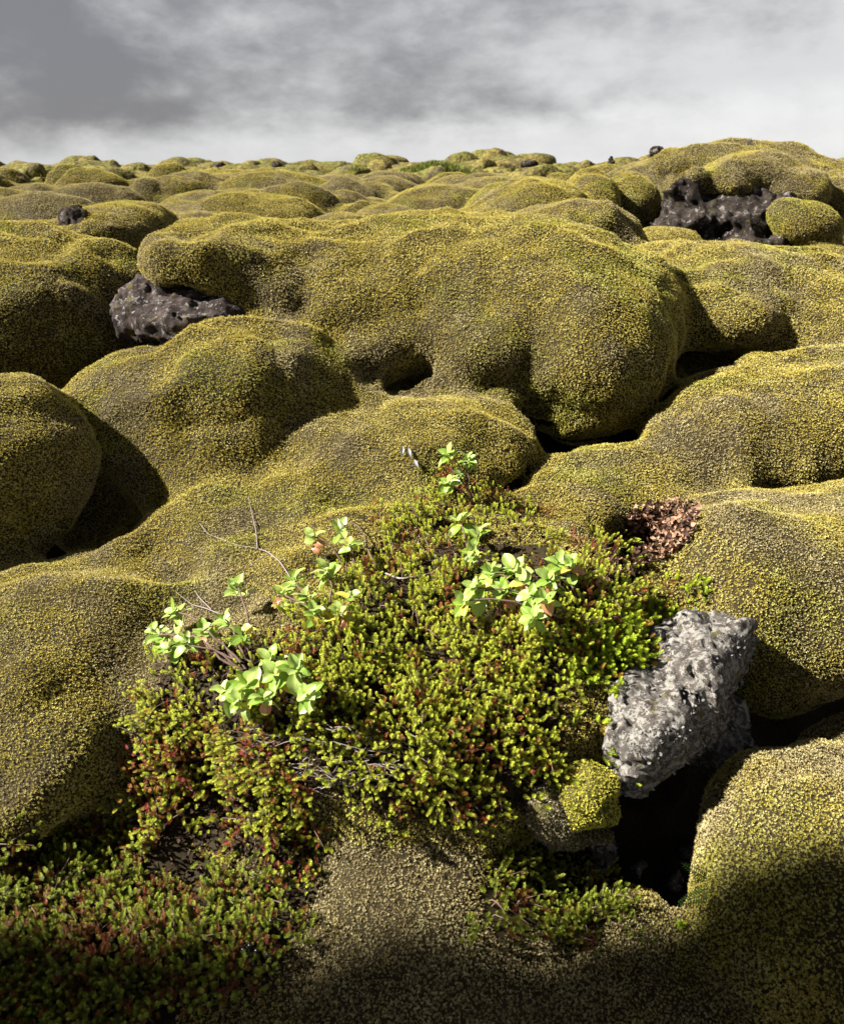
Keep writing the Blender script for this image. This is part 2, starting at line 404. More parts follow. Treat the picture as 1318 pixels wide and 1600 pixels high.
# ------------------------------------------------------------------ world and sun
SUN = Vector((-.77, -.06, .64)).normalized()
w = bpy.data.worlds.new('World'); SC.world = w; w.use_nodes = True
def make_world():
    n = NT.__new__(NT); n.t = w.node_tree; n.n = n.t.nodes; n.n.clear()
    out = n.add('ShaderNodeOutputWorld'); bg = n.add('ShaderNodeBackground', i1=1.0)
    sky = n.add('ShaderNodeTexSky', sky_type='NISHITA', sun_disc=False)
    sky.sun_elevation = math.asin(SUN.z); sky.sun_rotation = math.atan2(SUN.x, SUN.y)
    co = n.add('ShaderNodeTexCoord').outputs['Generated']
    sep = n.add('ShaderNodeSeparateXYZ'); n.L(co, sep.inputs[0]); X, Y, Z = sep.outputs
    az = n.math('DIVIDE', X, n.math('MAXIMUM', n.math('ADD', Y, .0), .15))
    cv = n.add('ShaderNodeCombineXYZ'); n.L(n.math('MULTIPLY', az, 5.0), cv.inputs[0]); n.L(n.math('MULTIPLY', Z, 10.5), cv.inputs[1]); n.L(n.math('MULTIPLY', Y, 2.0), cv.inputs[2])
    cv2 = n.add('ShaderNodeVectorMath', operation='ADD', i1=(5.3, 2.1, .4)); n.L(cv.outputs[0], cv2.inputs[0])
    big = n.noise(cv2.outputs[0], .8, 5, .5, .15); mid = n.noise(cv2.outputs[0], 2.5, 7, .60, .10); fine = n.noise(cv.outputs[0], 4.5, 6, .6, .3)
    N = lambda v, k: n.math('MULTIPLY', n.math('SUBTRACT', v, .5), k)
    # heavy cloud base over the left, thinner cloud to the right, a clear bright strip along the skyline
    t = n.math('ADD', n.math('ADD', n.math('MULTIPLY', az, .85), N(big, 1.5)), n.math('ADD', N(mid, .80), N(fine, .30)))
    up = n.mix(n.ramp(t, -.46, .48), (.175, .172, .185), (.56, .56, .565))
    lowc = n.mix(n.ramp(n.math('ADD', n.math('MULTIPLY', az, .6), N(mid, .8)), -.4, .5), (.50, .505, .51), (.70, .70, .70))
    edge = n.math('ADD', n.math('MULTIPLY', az, .045), n.math('ADD', N(mid, .035), N(big, .03)))
    low = n.ramp(n.math('SUBTRACT', Z, edge), .022, .066)
    cl = n.mix(low, lowc, up)
    high = n.ramp(Z, .16, .55)
    cl = n.mix(high, cl, (.135, .138, .15))
    sk = n.mix(1.0, sky.outputs[0], (.08, .08, .08), 'MULTIPLY')
    c = n.mix(.93, sk, cl)
    bg.inputs[1].default_value = .29; n.L(c, bg.inputs[0]); n.L(bg.outputs[0], out.inputs[0])
make_world()
l = bpy.data.lights.new('sun', 'SUN'); l.energy = 5.0; l.angle = R(1.5); l.color = (1, .95, .86)
lo = bpy.data.objects.new('sun', l); COL.objects.link(lo); lo.rotation_euler = SUN.to_track_quat('Z', 'Y').to_euler()
SC.view_settings.view_transform = 'Standard'; SC.view_settings.look = 'None'; SC.view_settings.exposure = EXPO; SC.view_settings.gamma = 1

# ------------------------------------------------------------------ moss tufts
TS = dict(key=.80, len=1.15)
POLY = dict(
 main=[(600, 830), (650, 790), (690, 745), (770, 765), (840, 795), (860, 850), (905, 850), (950, 815), (985, 830), (960, 900), (1000, 930), (880, 1010), (875, 1100), (880, 1160), (855, 1195), (825, 1260), (750, 1285),
       (650, 1275), (540, 1250), (470, 1160), (400, 1130), (330, 1130), (260, 1100), (245, 1040), (330, 1020), (440, 1000), (500, 960), (560, 890)],
 arm=[(250, 1090), (330, 1130), (430, 1140), (480, 1200), (490, 1300), (480, 1370), (420, 1350), (330, 1330), (230, 1300), (205, 1190)],
 corner=[(-60, 1320), (120, 1300), (220, 1285), (330, 1345), (430, 1395), (505, 1375), (480, 1420), (450, 1490), (400, 1540), (300, 1560), (240, 1640), (-60, 1660)],
 clump=[(780, 1330), (850, 1315), (915, 1345), (960, 1430), (900, 1490), (840, 1440), (765, 1470), (752, 1400)],
 bright=[(925, 975), (990, 925), (1080, 900), (1065, 950), (1045, 1020), (975, 1045), (915, 1060), (885, 1025)],
 litter=[(985, 800), (1055, 783), (1095, 800), (1075, 850), (1030, 880), (985, 900), (925, 940), (955, 860)])
POLY['under'] = [(560, 890), (620, 865), (700, 850), (860, 855), (930, 940), (930, 1000)] + POLY['main'][11:]
BARE = [POLY[k] for k in ('under', 'arm', 'corner', 'clump', 'litter')]
CAM = np.array([0, 0, HC], np.float32)
def project(p):
    q = p - CAM
    dz = q[:, 1] * cp - q[:, 2] * sp; u = q[:, 1] * sp + q[:, 2] * cp
    return 659 + F * q[:, 0] / dz, 800 - F * u / dz, dz
def seen_faces():
    c = VV[FF].mean(1); px, py, dz = project(c)
    ok = (dz > .2) & (px > -420) & (px < 1740) & (py > 150) & (py < 1760)
    idx = np.nonzero(ok)[0]; vis = np.zeros(len(FF), bool)
    eyes = [Vector((0, 0, HC)), Vector((-.6, 0, HC)), Vector((.6, 0, HC)), Vector((0, .1, HC + .35))]
    for i in idx:
        a = Vector(c[i] + FN[i] * .035)
        for e in eyes:
            d = e - a; L = d.length
            if BVH.ray_cast(a, d / L, L)[0] is None: vis[i] = True; break
    return vis
def orth(nv):
    a = np.where(np.abs(nv[:, 2:3]) < .9, np.array([[0, 0, 1.]]), np.array([[1., 0, 0]]))
    t = np.cross(nv, a); t /= np.linalg.norm(t, axis=1)[:, None]
    return t, np.cross(nv, t)
def in_poly(px, py, poly):
    r = np.zeros(px.shape, bool); n = len(poly)
    for i in range(n):
        x0, y0 = poly[i]; x1, y1 = poly[(i + 1) % n]
        if y0 == y1: continue
        r ^= ((y0 > py) != (y1 > py)) & (px < (x1 - x0) * (py - y0) / (y1 - y0) + x0)
    return r
def tufts(V_, faces, px_size=1.8, lo_s=.0045, blades=6, bare=True):
    """moss shoots on the given quads: verts, tris, tip, tone"""
    if bare and len(faces):
        c = V_[faces].mean(1); px, py, _ = project(c); k = np.ones(len(faces), bool)
        for poly in BARE: k &= ~in_poly(px, py, poly)
        faces = faces[k]
    if not len(faces): return None
    Q = V_[faces]; nv, ar = face_normals(V_, faces)
    c = Q.mean(1); _, _, dz = project(c)
    s = np.clip(px_size * np.interp(dz, [1.5, 3, 5, 8], [1, .95, .66, .46]) * dz / 843.0, lo_s, .06)
    cnt = rng.poisson(ar / (s * s) * 2.2)
    fi = np.repeat(np.arange(len(faces)), cnt)
    if not len(fi): return None
    u, v = rng.random(len(fi)), rng.random(len(fi))
    q = Q[fi]; p = (q[:, 0] * (1 - u)[:, None] + q[:, 1] * u[:, None]) * (1 - v)[:, None] + (q[:, 3] * (1 - u)[:, None] + q[:, 2] * u[:, None]) * v[:, None]
    s = s[fi]; sb = np.exp(np.round(np.log(s) / .12) * .12) * TS['key']
    key = np.floor(p / sb[:, None]).astype(np.int64)
    kk = (key[:, 0] * 73856093) ^ (key[:, 1] * 19349663) ^ (key[:, 2] * 83492791)
    _, first = np.unique(kk, return_index=True)
    p, s, nn = p[first], s[first], nv[fi[first]]
    s = s * (1 + .22 * vnoise(p.astype(np.float32), .06, 41)) * rng.uniform(.75, 1.25, len(s))
    N = len(p)
    ax = nn * .75 + np.array([0, 0, .35]) + rng.normal(0, .28, (N, 3)); ax /= np.linalg.norm(ax, axis=1)[:, None]
    t, b = orth(ax)
    tone = np.clip(rng.beta(1.3, 1.3, N) + .22 * vnoise(p.astype(np.float32), .03, 9) + .14 * vnoise(p.astype(np.float32), .11, 19), 0, 1)
    hgt = s * rng.uniform(-.35, .75, N)
    org = p + ax * hgt[:, None]
    V = np.zeros((N, blades, 3, 3), np.float32)
    ph0 = rng.random(N) * 6.283
    for k in range(blades):
        ph = ph0 + 6.283 * k / blades + rng.normal(0, .25, N)
        el = rng.uniform(.35, 1.15, N)
        rad = t * np.cos(ph)[:, None] + b * np.sin(ph)[:, None]
        side = -t * np.sin(ph)[:, None] + b * np.cos(ph)[:, None]
        d = rad * np.cos(el)[:, None] + ax * np.sin(el)[:, None]
        ln = s * rng.uniform(.5, .88, N) * TS['len']; wd = s * rng.uniform(.13, .22, N)
        V[:, k, 0] = org - side * wd[:, None] - ax * (s * .15)[:, None]
        V[:, k, 1] = org + side * wd[:, None] - ax * (s * .15)[:, None]
        V[:, k, 2] = org + d * ln[:, None]
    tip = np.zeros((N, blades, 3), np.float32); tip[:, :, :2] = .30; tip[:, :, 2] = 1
    tn = np.repeat(tone, blades * 3)
    n_ = N * blades
    return V.reshape(-1, 3), np.arange(n_ * 3).reshape(-1, 3), tip.ravel(), tn
_t = time.time()
VIS = seen_faces() if TUFT else np.zeros(len(FF), bool)
print('visible faces', VIS.sum(), time.time() - _t)
TOTAL = 0
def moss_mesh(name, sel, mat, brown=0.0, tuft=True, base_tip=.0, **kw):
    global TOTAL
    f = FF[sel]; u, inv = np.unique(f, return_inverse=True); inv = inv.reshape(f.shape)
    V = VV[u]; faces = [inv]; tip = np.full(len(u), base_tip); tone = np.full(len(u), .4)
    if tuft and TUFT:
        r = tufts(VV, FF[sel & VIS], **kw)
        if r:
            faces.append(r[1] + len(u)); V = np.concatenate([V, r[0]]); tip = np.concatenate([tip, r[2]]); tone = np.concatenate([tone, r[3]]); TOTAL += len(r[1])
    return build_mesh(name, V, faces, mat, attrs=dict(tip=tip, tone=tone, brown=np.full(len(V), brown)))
hill = bpy.data.objects.new('lava_outcrop', None); COL.objects.link(hill); hill.location = P(1150, 330, 6.8)
tag(hill, 'tall mossy lava outcrop with a dark craggy rock face under its moss', 'rock outcrop')
OBJ = {}
bpy.context.view_layer.update()
for ti, t in enumerate(THINGS):
    sel = FI == ti
    if not sel.any(): continue
    if t['rock']:
        me = moss_mesh(t['name'], sel, MAT['rock' if t['part_of'] == 0 else 'rock_dark'], tuft=False)
    else:
        me = moss_mesh(t['name'], sel, MAT['moss'], t['tone'])
    par = hill if t['part_of'] == 'hill' else OBJ.get(t['part_of'])
    if par is not None:
        L0 = np.array(par.location); 
    else:
        vs = VV[FF[sel].ravel()]; L0 = np.array([*(vs[:, :2].mean(0)), vs[:, 2].min()])
    me.transform(Matrix.Translation(Vector(-L0)))
    o = link(t['name'], me, par)
    if par is None: o.location = L0
    OBJ[ti] = o
    if t['cat']: tag(o, t['label'], t['cat'], t['group'])
    elif t['label']: o['label'] = t['label']
sel = FI == -1
yc = VV[FF][:, :, 1].mean(1)
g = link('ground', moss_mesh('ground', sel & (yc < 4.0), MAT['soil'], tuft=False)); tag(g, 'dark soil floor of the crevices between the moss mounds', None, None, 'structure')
g = link('moss_ground', moss_mesh('moss_ground', sel & (yc >= 4.0), MAT['moss'])); tag(g, 'low moss-covered ground between the mounds of the lava field', None, None, 'structure')
print('tuft tris', TOTAL, time.time() - _t)
# ------------------------------------------------------------------ far field
def far_moss():
    n = NT('far_moss'); co = n.pos()
    a = n.noise(co, .55, 4, .6); b = n.noise(co, 2.2, 4, .65); f = n.noise(co, 9, 3, .7)
    c = n.mix(n.ramp(a, .42, .6), (.145, .115, .030), (.105, .105, .020))
    c = n.mix(n.ramp(b, .5, .66), c, (.085, .065, .035))
    c = n.mix(n.ramp(f, .35, .6), (.03, .024, .01), c)
    return n.finish(c, .9, .1, bump=n.math('ADD', b, n.math('MULTIPLY', f, .35)), bstr=.9, bdist=.12)
MAT['far'] = far_moss()
def far_ground():
    az = np.linspace(R(-44), R(44), 300); r = np.exp(np.linspace(math.log(17.2), math.log(4000), 240))
    A, Rr = np.meshgrid(az, r, indexing='ij'); x = Rr * np.sin(A); y = Rr * np.cos(A)
    p = np.stack([x, y, 0 * x], -1).reshape(-1, 3).astype(np.float32)
    bump = (1 - np.abs(vnoise(p, 1.5, 31))) * .22 + (1 - np.abs(vnoise(p, .7, 32))) * .10 + vnoise(p, 5, 33) * .10
    z = ground_z(x, y).ravel() + bump - .32 + np.where(Rr.ravel() > 60, -.02, 0)
    V = np.stack([x.ravel(), y.ravel(), z], -1)
    i = np.arange(300 * 240).reshape(300, 240)
    q = np.stack([i[:-1, :-1], i[1:, :-1], i[1:, 1:], i[:-1, 1:]], -1).reshape(-1, 4)
    n = len(V)
    return build_mesh('distant_ground', V, q, MAT['far'], attrs=dict(tip=np.full(n, .32), tone=np.full(n, .5), brown=np.zeros(n)))
tag(link('distant_ground', far_ground()), 'far mossy lava field reaching the skyline', None, None, 'structure')
def dome(w, d, h, seed, nu=26, nv=9):
    u = np.linspace(0, 2 * np.pi, nu, endpoint=False); v = np.linspace(0, 1, nv)
    V = [(0, 0, h)]
    for t in v[1:]:
        a = t * 1.75
        for x in u: V.append((w * math.sin(a) * math.cos(x), d * math.sin(a) * math.sin(x), h * math.cos(a)))
    V = np.array(V, np.float32); V *= (1 + .16 * fbm(V + seed * 3.1, .5 * w, 2, seed))[:, None]
    tri = np.array([(0, 1 + k, 1 + (k + 1) % nu) for k in range(nu)])
    q = np.array([(1 + j * nu + k, 1 + (j + 1) * nu + k, 1 + (j + 1) * nu + (k + 1) % nu, 1 + j * nu + (k + 1) % nu) for j in range(nv - 2) for k in range(nu)])
    return V, [tri, q]
fr = np.random.default_rng(5)
FARL = 'tiny moss mound far off below the skyline'
for i in range(170):
    r = math.exp(fr.uniform(math.log(17.5), math.log(62))); a = fr.uniform(R(-29), R(29)); x, y = r * math.sin(a), r * math.cos(a)
    w_ = fr.uniform(.35, .95) * (.75 + r / 70)
    V, f = dome(w_, w_ * fr.uniform(.7, 1.1), fr.uniform(.22, .50) * (.9 + r / 120), i)
    n = len(V)
    o = link(MM, build_mesh(MM, V, f, MAT['far'], attrs=dict(tip=np.full(n, .32), tone=np.full(n, .5), brown=np.full(n, fr.uniform(-.2, .3)))), loc=(x, y, float(ground_z(x, y)) - .12))
    tag(o, FARL, 'moss mound', 'distant moss mounds under the skyline')
# ------------------------------------------------------------------ rocks and cushions as local bodies
def local_body(blobs, res, k=.02, noise=None):
    lo = np.min([b[0] - b[1].max() for b in blobs], 0) - res * 5; hi = np.max([b[0] + b[1].max() for b in blobs], 0) + res * 5
    n = np.maximum(((hi - lo) / res).astype(int), 8)
    xs = [np.linspace(lo[i], hi[i], n[i]).astype(np.float32) for i in range(3)]
    p = np.stack(np.meshgrid(*xs, indexing='ij'), -1); D = None
    for b in blobs:
        d = ell_d(p, b); D = d if D is None else smin(D, d, k)
    if noise is not None: D = D + noise(p.reshape(-1, 3)).reshape(D.shape)
    V, Fq, _ = surface_nets(xs, D, np.zeros(D.shape, np.int16)); return V, Fq
def craggy(amp, sc, seed=3):
    def f(p):
        a = np.abs(vnoise(p, sc, seed)) * 1.0 + np.abs(vnoise(p, sc * .45, seed + 1)) * .55 + np.abs(vnoise(p, sc * .2, seed + 2)) * .42 + vnoise(p, sc * .09, seed + 3) * .20
        return amp * (a - .55)
    return f
def place(name, V, Fq, mat, parent=None, smooth=True, moss=False, **kw):
    """mesh with its origin at its own foot (or its parent's)"""
    attrs = None; faces = [Fq]
    if moss:
        px, py, dz = project(V[Fq].mean(1)); nv, _ = face_normals(V, Fq); vw = CAM - V[Fq].mean(1)
        r = tufts(V, Fq[(nv * vw).sum(1) > -.3 * np.linalg.norm(vw, axis=1)], bare=False, **kw)
        tip = np.zeros(len(V)); tone = np.full(len(V), .4)
        if r: faces.append(r[1] + len(V)); V = np.concatenate([V, r[0]]); tip = np.concatenate([tip, r[2]]); tone = np.concatenate([tone, r[3]])
        attrs = dict(tip=tip, tone=tone, brown=np.zeros(len(V)))
    L0 = np.array(parent.location) if parent is not None else np.array([*V[:, :2].mean(0), V[:, 2].min()])
    o = link(name, build_mesh(name, V - L0, faces, mat, smooth, attrs), parent)
    if parent is None: o.location = L0
    return o
_t = time.time()
RA, RB_ = P(945, 1168, 1.27), P(1168, 980, 1.50)
RE1 = (RB_ - RA) / np.linalg.norm(RB_ - RA); RN = np.array([-.62, -.42, .66]); RN -= RE1 * RN.dot(RE1); RN /= np.linalg.norm(RN); RE3 = np.cross(RE1, RN)
RC = (RA + RB_) / 2 - RN * .022
def wedge_rock(res):
    """slanting slab with a broken underside"""
    lo, hi = RC - .34, RC + .34; xs = [np.arange(lo[i], hi[i], res).astype(np.float32) for i in range(3)]
    p = np.stack(np.meshgrid(*xs, indexing='ij'), -1).reshape(-1, 3); q = p - RC
    a, b, c = q @ RE1, q @ RN, q @ RE3
    c = c + .035 * np.sin(a * 9 + .5); taper = 1 - .55 * np.clip(np.abs(a) / .21, 0, 1) ** 2
    d = np.stack([np.abs(a) - .215, np.abs(b + .02 * c) - .075, np.abs(c) - .088 * taper], -1) + .025
    D = np.sqrt((np.maximum(d, 0) ** 2).sum(-1)) + np.minimum(d.max(-1), 0) - .025
    D = smin(D, ell_d(p, B(1100, 1130, 62, 70, 1.46, .12)), .03)
    nz = .030 * (np.abs(vnoise(p, .10, 11)) - .35) + .016 * vnoise(p, .05, 12) + .012 * np.abs(vnoise(p, .022, 13)) + .005 * vnoise(p, .010, 14)
    D = (D + nz).reshape([len(x) for x in xs]); V, Fq, _ = surface_nets(xs, D, np.zeros(D.shape, np.int16)); return V, Fq
def rocky(p): return .040 * (np.abs(vnoise(p, .13, 11)) - .35) + .022 * vnoise(p, .06, 12) + .012 * np.abs(vnoise(p, .025, 13)) + .005 * vnoise(p, .011, 14)
V, Fq = wedge_rock(.0042)
rock = place('lichen_rock', V, Fq, MAT['rock_pale'])
tag(rock, 'pale grey lichen-crusted lava rock jutting beside the crowberry mat above the black hollow', 'rock')
def cushion_moss(name, a, b):
    n = NT(name); tip, tone = n.attr('tip'), n.attr('tone')
    c = n.mix(n.ramp(tone, .2, 1), a, b); c = n.mix(n.ramp(tip, 0, .9), (.05, .045, .01), c)
    return n.finish(c, .85, .15, .2)
nz_ = lambda p: .015 * vnoise(p, .05, 4) + .006 * vnoise(p, .02, 5)
V, Fq = local_body([B(917, 1242, 45, 46, 1.205, .05), B(917, 1262, 40, 34, 1.20, .045)], .006, .03, nz_)
tag(place('moss_cushion', V, Fq, cushion_moss('lime_moss', (.36, .33, .03), (.58, .54, .09)), moss=True, px_size=2.2), 'small bright yellow-green moss cushion below the pale lichen rock', 'moss cushion')
V, Fq = local_body([B(858, 1268, 46, 44, 1.21, .05), B(905, 1295, 50, 24, 1.22, .05)], .006, .03, nz_)
tag(place('moss_cushion', V, Fq, cushion_moss('grey_moss', (.22, .18, .11), (.44, .38, .27)), moss=True, px_size=2.2), 'grey-brown moss cushion left of the bright yellow-green cushion', 'moss cushion')
# ragged pale lichen on the rock
def curl_bits(pts, nrm, size, seed, wide=1.0):
    r = np.random.default_rng(seed); N = len(pts)
    ax = nrm + r.normal(0, .45, (N, 3)); ax /= np.linalg.norm(ax, axis=1)[:, None]; t, b = orth(ax)
    a = r.random(N) * 6.283; d = t * np.cos(a)[:, None] + b * np.sin(a)[:, None]; s = -t * np.sin(a)[:, None] + b * np.cos(a)[:, None]
    L = size * r.uniform(.6, 1.4, N)[:, None]; W = L * .5 * wide * r.uniform(.7, 1.3, N)[:, None]
    rows = []
    for j, (u, up, w) in enumerate(((0, 0, .5), (.45, .25, 1.0), (.85, .75, .9), (.95, 1.25, .35))):
        c = pts + d * L * u + ax * L * up * .7
        cup = ax * L * .22 * (j > 0)
        rows += [c - s * W * w + cup, c, c + s * W * w + cup]
    V = np.stack(rows, 1).reshape(-1, 3)
    q = np.array([(3 * j + k, 3 * j + k + 1, 3 * j + k + 4, 3 * j + k + 3) for j in range(3) for k in range(2)])
    Fq = (np.arange(N) * 12)[:, None, None] + q[None]
    return V, Fq.reshape(-1, 4), np.repeat(r.random(N), 12)
def sample_faces(V, Fq, N, keep, seed):
    r = np.random.default_rng(seed); nv, ar = face_normals(V, Fq); c = V[Fq].mean(1)
    wgt = ar * keep(c, nv); i = r.choice(len(Fq), N, p=wgt / wgt.sum())
    return c[i] + r.normal(0, .003, (N, 3)), nv[i]
Vr, Fr = wedge_rock(.0042)
def keep_(c, nv):
    m = (vnoise(c.astype(np.float32), .055, 77) > .22)
    return np.where(m, 1., .01) * np.clip(.35 - nv[:, 1], 0, 1)
pts, nr = sample_faces(Vr, Fr, 1100, keep_, 3)
V, Fq, tn = curl_bits(pts, nr, .0042, 4)
n = NT('lichen'); MAT['lichen'] = n.finish(n.mix(n.attr('tone'), (.09, .087, .08), (.17, .163, .15)), .9, .1, .15)
L0 = np.array(rock.location)
link('lichen_crust', build_mesh('lichen_crust', V - L0, Fq, MAT['lichen'], True, dict(tone=tn)), rock)
# bare rock under the moss of the largest mound and in the outcrop
m1 = OBJ[0]
V, Fq = local_body([B(262, 474, 66, 50, 3.30, .20), B(355, 484, 80, 42, 3.20, .20), B(218, 492, 34, 34, 3.2, .12), B(310, 500, 100, 36, 3.1, .15)], .011, .03, craggy(.065, .19, 15))
o = place('rock_face', V, Fq, MAT['rock'], m1); o['label'] = 'dark bare lava rock with white lichen patches'
V, Fq = local_body([B(1130, 345, 108, 62, 6.45, .34), B(1062, 318, 36, 36, 6.40, .16), B(1083, 303, 22, 30, 6.3, .14), B(1165, 398, 115, 34, 6.15, .24), B(1050, 368, 40, 24, 6.3, .2), B(1190, 350, 70, 44, 6.2, .2)], .018, .05, craggy(.12, .34, 16))
place('rock_face', V, Fq, MAT['rock_dark'], hill)
# unseen mossy outcrop, added outside the frame on the left to shade the near ground
OUT = [(np.array([-3.2, .33, .6]), np.array([.65, .56, 3.6]), 0, 0), (np.array([-3.3, -.4, .6]), np.array([.8, .7, 2.9]), 0, 0)]
V, Fq = local_body(OUT, .06, .15, lambda p: .14 * vnoise(p, .5, 61) + .07 * vnoise(p, .22, 62))
tag(place('added_shade_outcrop', V, Fq, MAT['moss'], moss=True, lo_s=.04), 'unseen tall mossy outcrop added beside the viewer to shade the near ground', 'rock outcrop')
# stones farther off
def stone(blobs, res, amp, sc, label, mat='rock_dark', name='lava_stone', seed=3, group=None):
    V, Fq = local_body(blobs, res, res * 3, craggy(amp, sc, seed)); o = place(name, V, Fq, MAT[mat]); tag(o, label, 'rock', group); return o
stone([B(116, 342, 22, 20, 4.75, .09), B(128, 352, 18, 14, 4.72, .08)], .012, .04, .10, 'black lava stone sitting on the low moss mound behind the left edge', seed=5)
stone([B(60, 300, 7, 6, 11, .06)], .02, .03, .1, 'small dark stone lying alone on the far left moss', seed=6)
stone([B(108, 309, 5, 4, 10.5, .05)], .018, .03, .1, 'tiny dark stone right of the small dark stone on the left moss', seed=7)
stone([B(344, 262, 10, 10, 24, .18)], .03, .06, .2, 'squat dark rock standing on the skyline, left of the smaller skyline rock', seed=8)
stone([B(434, 261, 9, 8, 26, .15), B(428, 256, 5, 6, 26, .1)], .03, .05, .2, 'smaller dark rock on the skyline right of the squat one', seed=9)
k_, h_ = skyline(1025); stone([B(1025, k_ - 3, 11, 8, h_[1] + .05, .08)], .012, .03, .08, 'dark stone on the left shoulder of the outcrop against the sky', seed=14)
stone([B(826, 256, 15, 7, 30, .2)], .04, .05, .2, 'flat dark rock on the skyline above the pointed mound', seed=12)
stone([B(370, 285, 10, 10, 14, .12), B(378, 293, 7, 9, 13.9, .1), B(362, 282, 6, 6, 14, .1), B(392, 281, 12, 6, 14.1, .12)], .022, .05, .12, 'jumbled grey-black rock in the middle distance below the squat skyline rock', 'rock', seed=13)
for i, (px, py, a, b) in enumerate(((1052, 1378, 15, 14), (1000, 1360, 14, 12), (940, 1335, 22, 26), (1075, 1330, 13, 10))):
    h, nn = at(px, py); y_ = max(1.15, h[1] - .05) if px < 960 else h[1] - .02
    stone([B(px, py, a, b, y_, a * y_ / F)], .006, .03, .05, ('grey stone on the floor of the black hollow near the ferns', 'dim stone at the back left of the black hollow', 'crumbly grey lichen-covered stone below the moss cushions', 'dim stone deep in the black hollow above the ferns')[i], 'rock', seed=40 + i)
cairn = bpy.data.objects.new('cairn', None); COL.objects.link(cairn); KP, KH = skyline(954); KY = KH[1] + .1; cairn.location = KH
tag(cairn, 'small stacked stone cairn on the skyline left of the outcrop', 'cairn')
for q, (py, a, b) in enumerate(((0, 6.5, 3.6), (-4.4, 5.5, 2.8), (-8.2, 4.2, 2.4), (-11.4, 2.8, 2.0))):
    V, Fq = local_body([B(954 + (q % 2) * .8, KP + py, a, b, KY, a * KY / F * .9)], .008, .01, craggy(.014, .06, q + 20)); place('stone', V, Fq, MAT['rock_dark'], cairn)
wedge = bpy.data.objects.new('wedge_rock', None); COL.objects.link(wedge); wedge.location = P(250, 322, 9.6)
tag(wedge, 'pointed mossy rock wedge with a bare whitish left edge', 'rock')
V, Fq = local_body([B(243, 312, 28, 30, 9.6, .35), B(275, 322, 44, 18, 9.6, .4), B(235, 296, 16, 16, 9.6, .25)], .035, .12, lambda p: .03 * vnoise(p, .2, 8))
place('moss', V, Fq, MAT['moss'], wedge, moss=True)
V, Fq = local_body([B(219, 305, 7, 24, 9.45, .12)], .022, .05, craggy(.06, .15, 31)); place('rock_face', V, Fq, MAT['rock'], wedge)
print('rocks', time.time() - _t)

# ------------------------------------------------------------------ plants
def tube(path, rad, sides=5):
    """path (n,3), rad scalar or per point -> verts, quads"""
    p = np.asarray(path, float); n = len(p); rad = np.broadcast_to(rad, n)
    d = np.gradient(p, axis=0); d /= np.linalg.norm(d, axis=1)[:, None] + 1e-9; t, b = orth(d)
    a = np.arange(sides) * 2 * np.pi / sides
    V = p[:, None] + rad[:, None, None] * (t[:, None] * np.cos(a)[None, :, None] + b[:, None] * np.sin(a)[None, :, None])
    q = np.array([(i * sides + k, i * sides + (k + 1) % sides, (i + 1) * sides + (k + 1) % sides, (i + 1) * sides + k) for i in range(n - 1) for k in range(sides)])
    return V.reshape(-1, 3), q
def merge(parts):
    V = []; Q = []; o = 0
    for v, q in parts: V.append(v); Q.append(q + o); o += len(v)
    return np.concatenate(V), np.concatenate(Q)
def wander(a, b, n=7, j=.15, sag=0):
    a, b = np.asarray(a, float), np.asarray(b, float); L = np.linalg.norm(b - a); t = np.linspace(0, 1, n)[:, None]
    p = a + (b - a) * t; r = np.random.default_rng(int(abs(a[0] * 9173 + b[2] * 3331 + b[0] * 777) * 10) % 99991)
    off = r.normal(0, j * L / 3, (n, 3)); off[0] = off[-1] = 0
    off = (off + np.roll(off, 1, 0)) * .5; off[0] = off[-1] = 0
    p = p + off; p[:, 2] += sag * L * np.sin(np.pi * t[:, 0]); return p
def shoot_template(seed, rings, L, Rr):
    r = np.random.default_rng(seed); V = []; T = []; tips = []
    for k in range(rings):
        z = L * (k + .3) / rings; sc = 1.0 if k < rings - 2 else (.8 if k == rings - 2 else .5)
        for j in range(6):
            a = j * 1.0472 + k * .63 + r.normal(0, .15); el = .35 + .9 * (k / rings) ** 1.5 + r.normal(0, .12)
            rad = np.array([math.cos(a), math.sin(a), 0]); sd = np.array([-math.sin(a), math.cos(a), 0]); d = rad * math.cos(el) + np.array([0, 0, 1]) * math.sin(el)
            l = Rr * sc * r.uniform(.85, 1.15); w = .19 * Rr; o = np.array([0, 0, z]) + rad * .0012; up = np.cross(sd, d) * w * .5
            i = len(V)
            V += [o - sd * w * .6, o + sd * w * .6, o + d * l * .6 + sd * w + up, o + d * l - up * .2, o + d * l * .6 - sd * w + up]
            T += [(i, i + 1, i + 2), (i, i + 2, i + 4), (i + 4, i + 2, i + 3)]; tips += [.25 + .6 * k / rings] * 2 + [.4 + .6 * k / rings] * 3
    return np.array(V), np.array(T), np.array(tips)
TPL = [shoot_template(i, rg, L, .0062) for i, (rg, L) in enumerate(((8, .016), (10, .022), (11, .027), (13, .034), (7, .014)))]
